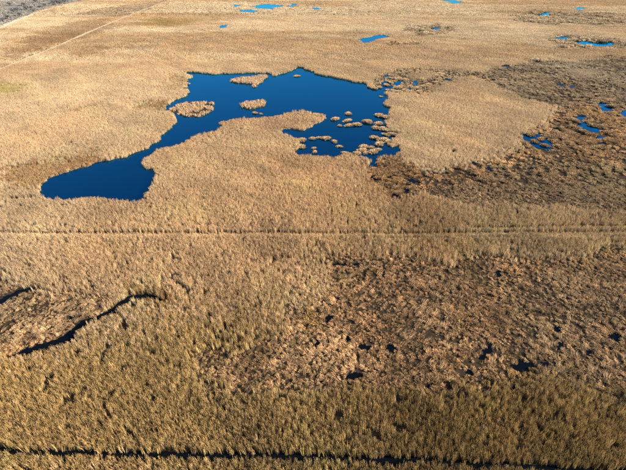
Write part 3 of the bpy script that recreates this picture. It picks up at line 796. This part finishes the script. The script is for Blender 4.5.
for its, what in zip(by_place(north[:28], [(376, 86), (392, 80), (394, 90), (412, 89), (428, 81), (450, 80)]),
                     ['tussocks at the far right tip of the lake', 'tussocks around the narrow blue gap beyond the lake corner', 'tussocks before the blue gaps right of the lake', 'tussocks at the top left of the pale reed tongue', 'tussocks above the pale reed tongue', 'tussocks round the small pool north of the tongue']):
    row(its, what, 'tussocks beyond the lake corner', 's')
row(north[28:], 'small tussocks fringing the far left lake corner', 'tussocks at the far left lake corner', 's')
right = [(541, 138.5, 8), (535, 141, 7), (545, 145, 8), (556, 141, 8), (560, 146, 9), (530, 134, 8), (553, 136, 8), (524, 142, 8), (566, 139, 8), (590, 121, 9), (593, 124.6, 8), (582, 114, 8), (577, 121, 8), (602, 126, 9), (607, 132, 9), (592, 134, 9), (609, 140, 9), (590, 142, 9), (598, 147, 10), (613, 106, 8), (617, 110, 7), (602, 101, 8), (594, 106, 8), (610, 113, 8), (620, 119, 9), (584, 131, 9), (574, 127, 9), (568, 119, 8), (571, 133, 9), (616, 128, 9), (623, 137, 10), (562, 128, 8), (590, 97, 8), (581, 100, 7), (571, 107, 7), (600, 92, 7), (612, 96, 7), (583, 108, 7)]
for its, what in zip(by_place(right, [(541, 139), (582, 118), (600, 130), (599, 144), (612, 106), (590, 99), (566, 126)]),
                     ['brown sedge tussocks round the pool at the tongue tip', 'brown sedge tussocks at the head of the crooked pool', 'brown sedge tussocks below the crooked pool', 'brown sedge tussocks round the small lowest pool', 'brown sedge tussocks by the pools at the right edge', 'brown sedge tussocks above the crooked pool', 'brown sedge tussocks between tongue tip and crooked pool']):
    row(its, what, 'sedge tussocks round the right pools', 'b', .8)
patch = [(381, 172, 8), (388, 183, 9), (396, 187, 9), (402, 180, 9), (379, 184, 8), (386, 192, 9), (398, 192, 9), (394, 171, 9), (376, 168, 7), (411, 187, 8), (404, 199, 9), (381, 162, 8), (389, 160, 8), (397, 158, 8), (404, 163, 8), (381, 177, 8), (373, 171, 7)]
for its, what in zip(by_place(patch, [(392, 161), (378, 172), (400, 184), (390, 192)]),
                     ['brown tussocks on the upper rim of the boggy hollow', 'brown tussocks on the left of the boggy hollow', 'dark brown tussocks on the right of the boggy hollow', 'dark brown tussocks at the bottom of the boggy hollow']):
    row(its, what, 'tussocks in the boggy hollow', 'b', .7)

# ------------------------------------------------------------------ reed islands in the lake
def island(px, label, hback, dens, hh, seed, key_h=1.0, gaps=.0):
    P = ragged(poly(px), amp=0.17, fine=0.0032, seed=seed)
    A = np.array(P); cx, cy = A.mean(0)
    e = empty('reed_island', (cx, cy, .03))
    tri = tessellate_polygon([[Vector((p[0] - cx, p[1] - cy, 0)) for p in P]])
    n = len(P)
    V = [((p[0] - cx) * .985, (p[1] - cy) * .985, .12) for p in P] + [(p[0] - cx, p[1] - cy, 0) for p in P]
    F = [tuple(t) for t in tri] + [(i, i + n, (i + 1) % n + n, (i + 1) % n) for i in range(n)]
    mesh_obj('peat_base', V, F, M_peat, e)
    st = dens
    gx, gy = np.meshgrid(np.arange(A[:, 0].min(), A[:, 0].max(), st), np.arange(A[:, 1].min(), A[:, 1].max(), st))
    gx = gx.ravel() + rng.uniform(-.5, .5, gx.size) * st; gy = gy.ravel() + rng.uniform(-.5, .5, gy.size) * st
    ok = inside(gx, gy, P)
    if gaps: ok &= fbm(gx * .33, gy * .33, seed, 2) > gaps
    gx = gx[ok]; gy = gy[ok]
    pr = []; rr = random.Random(seed)
    for x, y in zip(gx, gy):
        hloc = .8 * hh * (.75 + .5 * float(fbm(np.array([x * .3]), np.array([y * .3]), seed + 3, 2)[0]))
        caz = rr.uniform(0, 6.28)
        for k in range(9):
            a = rr.uniform(0, 6.28); d = st * .55 * math.sqrt(rr.random())
            pr.append((x - cx + d * math.cos(a), y - cy + d * math.sin(a), .1, caz + rr.gauss(0, 1.2), abs(rr.gauss(.2, .15)), hloc * rr.uniform(.7, 1.15), rr.uniform(.09, .18), rr.uniform(.05, .4), 0))
    V, F, T = blades(pr, rr, .2)
    o = mesh_obj('reeds', V, F, M_island, e)
    ta = o.data.attributes.new('tone', 'FLOAT_COLOR', 'POINT')
    ta.data.foreach_set('color', np.column_stack([np.array(T), np.ones(len(T))]).ravel().astype(np.float32))
    o['kind'] = 'stuff'
    tag(e, label, 'reed island', 'reed islands in the lake')
island([(169, 110.5), (172.5, 106, .6), (180, 102.5, 1), (188.8, 100, 1), (200, 101, 1), (208, 100.6, 1), (215, 102.6, .6), (213, 107), (211.8, 111.2), (205, 115), (201.6, 117), (194, 117.2), (188.8, 117.6), (181, 115.5), (174, 113)],
       'pale speckled reed island in the left half of the lake', 1, .85, 1.25, 201, gaps=.36)
island([(230.8, 79.6), (235, 78, .8), (240, 76.9, .8), (252, 76.2, .8), (258, 74.6, .8), (264, 74.6, .8), (267.5, 77.4), (263, 81), (260, 83.4), (257, 87.6), (253, 87.8), (251, 84.6), (243, 83.6), (234, 82.8)],
       'straw reed island with a stubby foot near the far shore', 1, .95, 1.5, 202)
island([(240.3, 105.8), (242, 103, .8), (247, 101.2, 1), (254, 100.2, 1), (260.3, 98.6, 1), (265, 100.6, .6), (265.5, 104), (263, 107), (257, 108), (252.7, 109.4), (246, 108.6), (241.5, 108)],
       'small oval straw reed island left of the lake centre', 1, .85, 1.5, 203)

# ------------------------------------------------------------------ bare shrubs in the scrub, far left
def shrub_meshes(seed):
    r = random.Random(seed)
    V = []; F = []
    def limb(a, b, r0, r1):
        a = Vector(a); b = Vector(b); d = (b - a).normalized(); u = d.orthogonal().normalized(); w = d.cross(u); i0 = len(V)
        for p, q in ((a, r0), (b, r1)):
            for k in range(5):
                t = 2 * math.pi * k / 5; V.append(tuple(p + (u * math.cos(t) + w * math.sin(t)) * q))
        for k in range(5): F.append((i0 + k, i0 + (k + 1) % 5, i0 + 5 + (k + 1) % 5, i0 + 5 + k))
    limb((0, 0, 0), (.1, 0, 1.4), .22, .15)
    tips = []
    for k in range(7):
        a = 6.28 * k / 7 + r.uniform(-.3, .3); t = (math.cos(a) * r.uniform(.9, 1.8), math.sin(a) * r.uniform(.9, 1.8), r.uniform(2.4, 3.8))
        limb((.1, 0, r.uniform(.8, 1.4)), t, .12, .04); tips.append(t)
    tm = bpy.data.meshes.new('trunk'); tm.from_pydata(V, [], F); tm.materials.append(M_peat); tm.update()
    pr = []
    for k in range(420):
        t = r.choice(tips); a = r.uniform(0, 6.28)
        pr.append((t[0] + r.gauss(0, .65), t[1] + r.gauss(0, .65), t[2] + r.gauss(0, .55) - .5, a, r.uniform(.1, 1.3), r.uniform(.4, 1.0), r.uniform(.1, .25), r.uniform(0, .4), 0))
    return tm, proto('crown', pr, r, M_shrub, .3)
SH = [shrub_meshes(900 + k) for k in range(4)]
shrubs = [(14, 13.5, 1.5), (17, 12, 1.3), (27, 10.5, 1.4), (31, 9.6, 1.1), (54, 4.4, 1.4), (57, 3.2, 1.6), (60, 4.6, 1.5), (62, 2.4, 1.7), (65, 3.4, 1.5), (68, 1.6, 1.6), (72, 1.4, 1.4), (45, 7, 1.1), (40, 8.6, 1.0), (20, 16.2, 1.0), (8, 19, 1.1), (3, 22, 1.0), (36, 3, 1.3), (24, 6, 1.2), (10, 6, 1.3), (48, 1.5, 1.3), (82, .4, 1.2), (34, 12, .8)]
for i, (x, y, s) in enumerate(sorted(shrubs)):
    p = at(x, y); k = i % 4
    e = empty('shrub', (p[0], p[1], 0)); e.rotation_euler = (0, 0, random.uniform(0, 6.28)); s *= 1.15
    e.scale = (s * 1.15, s * 1.15, s)
    mesh_obj('trunk', None, None, None, e, me=SH[k][0]); mesh_obj('crown', None, None, None, e, me=SH[k][1])
    where = ORD[i] + ' of the eleven bare shrubs left in the grey scrub' if i < 11 else ORD[i - 11] + ' of the eleven bare shrubs right in the grey scrub'
    tag(e, where, 'shrub', 'bare shrubs in the far left scrub')
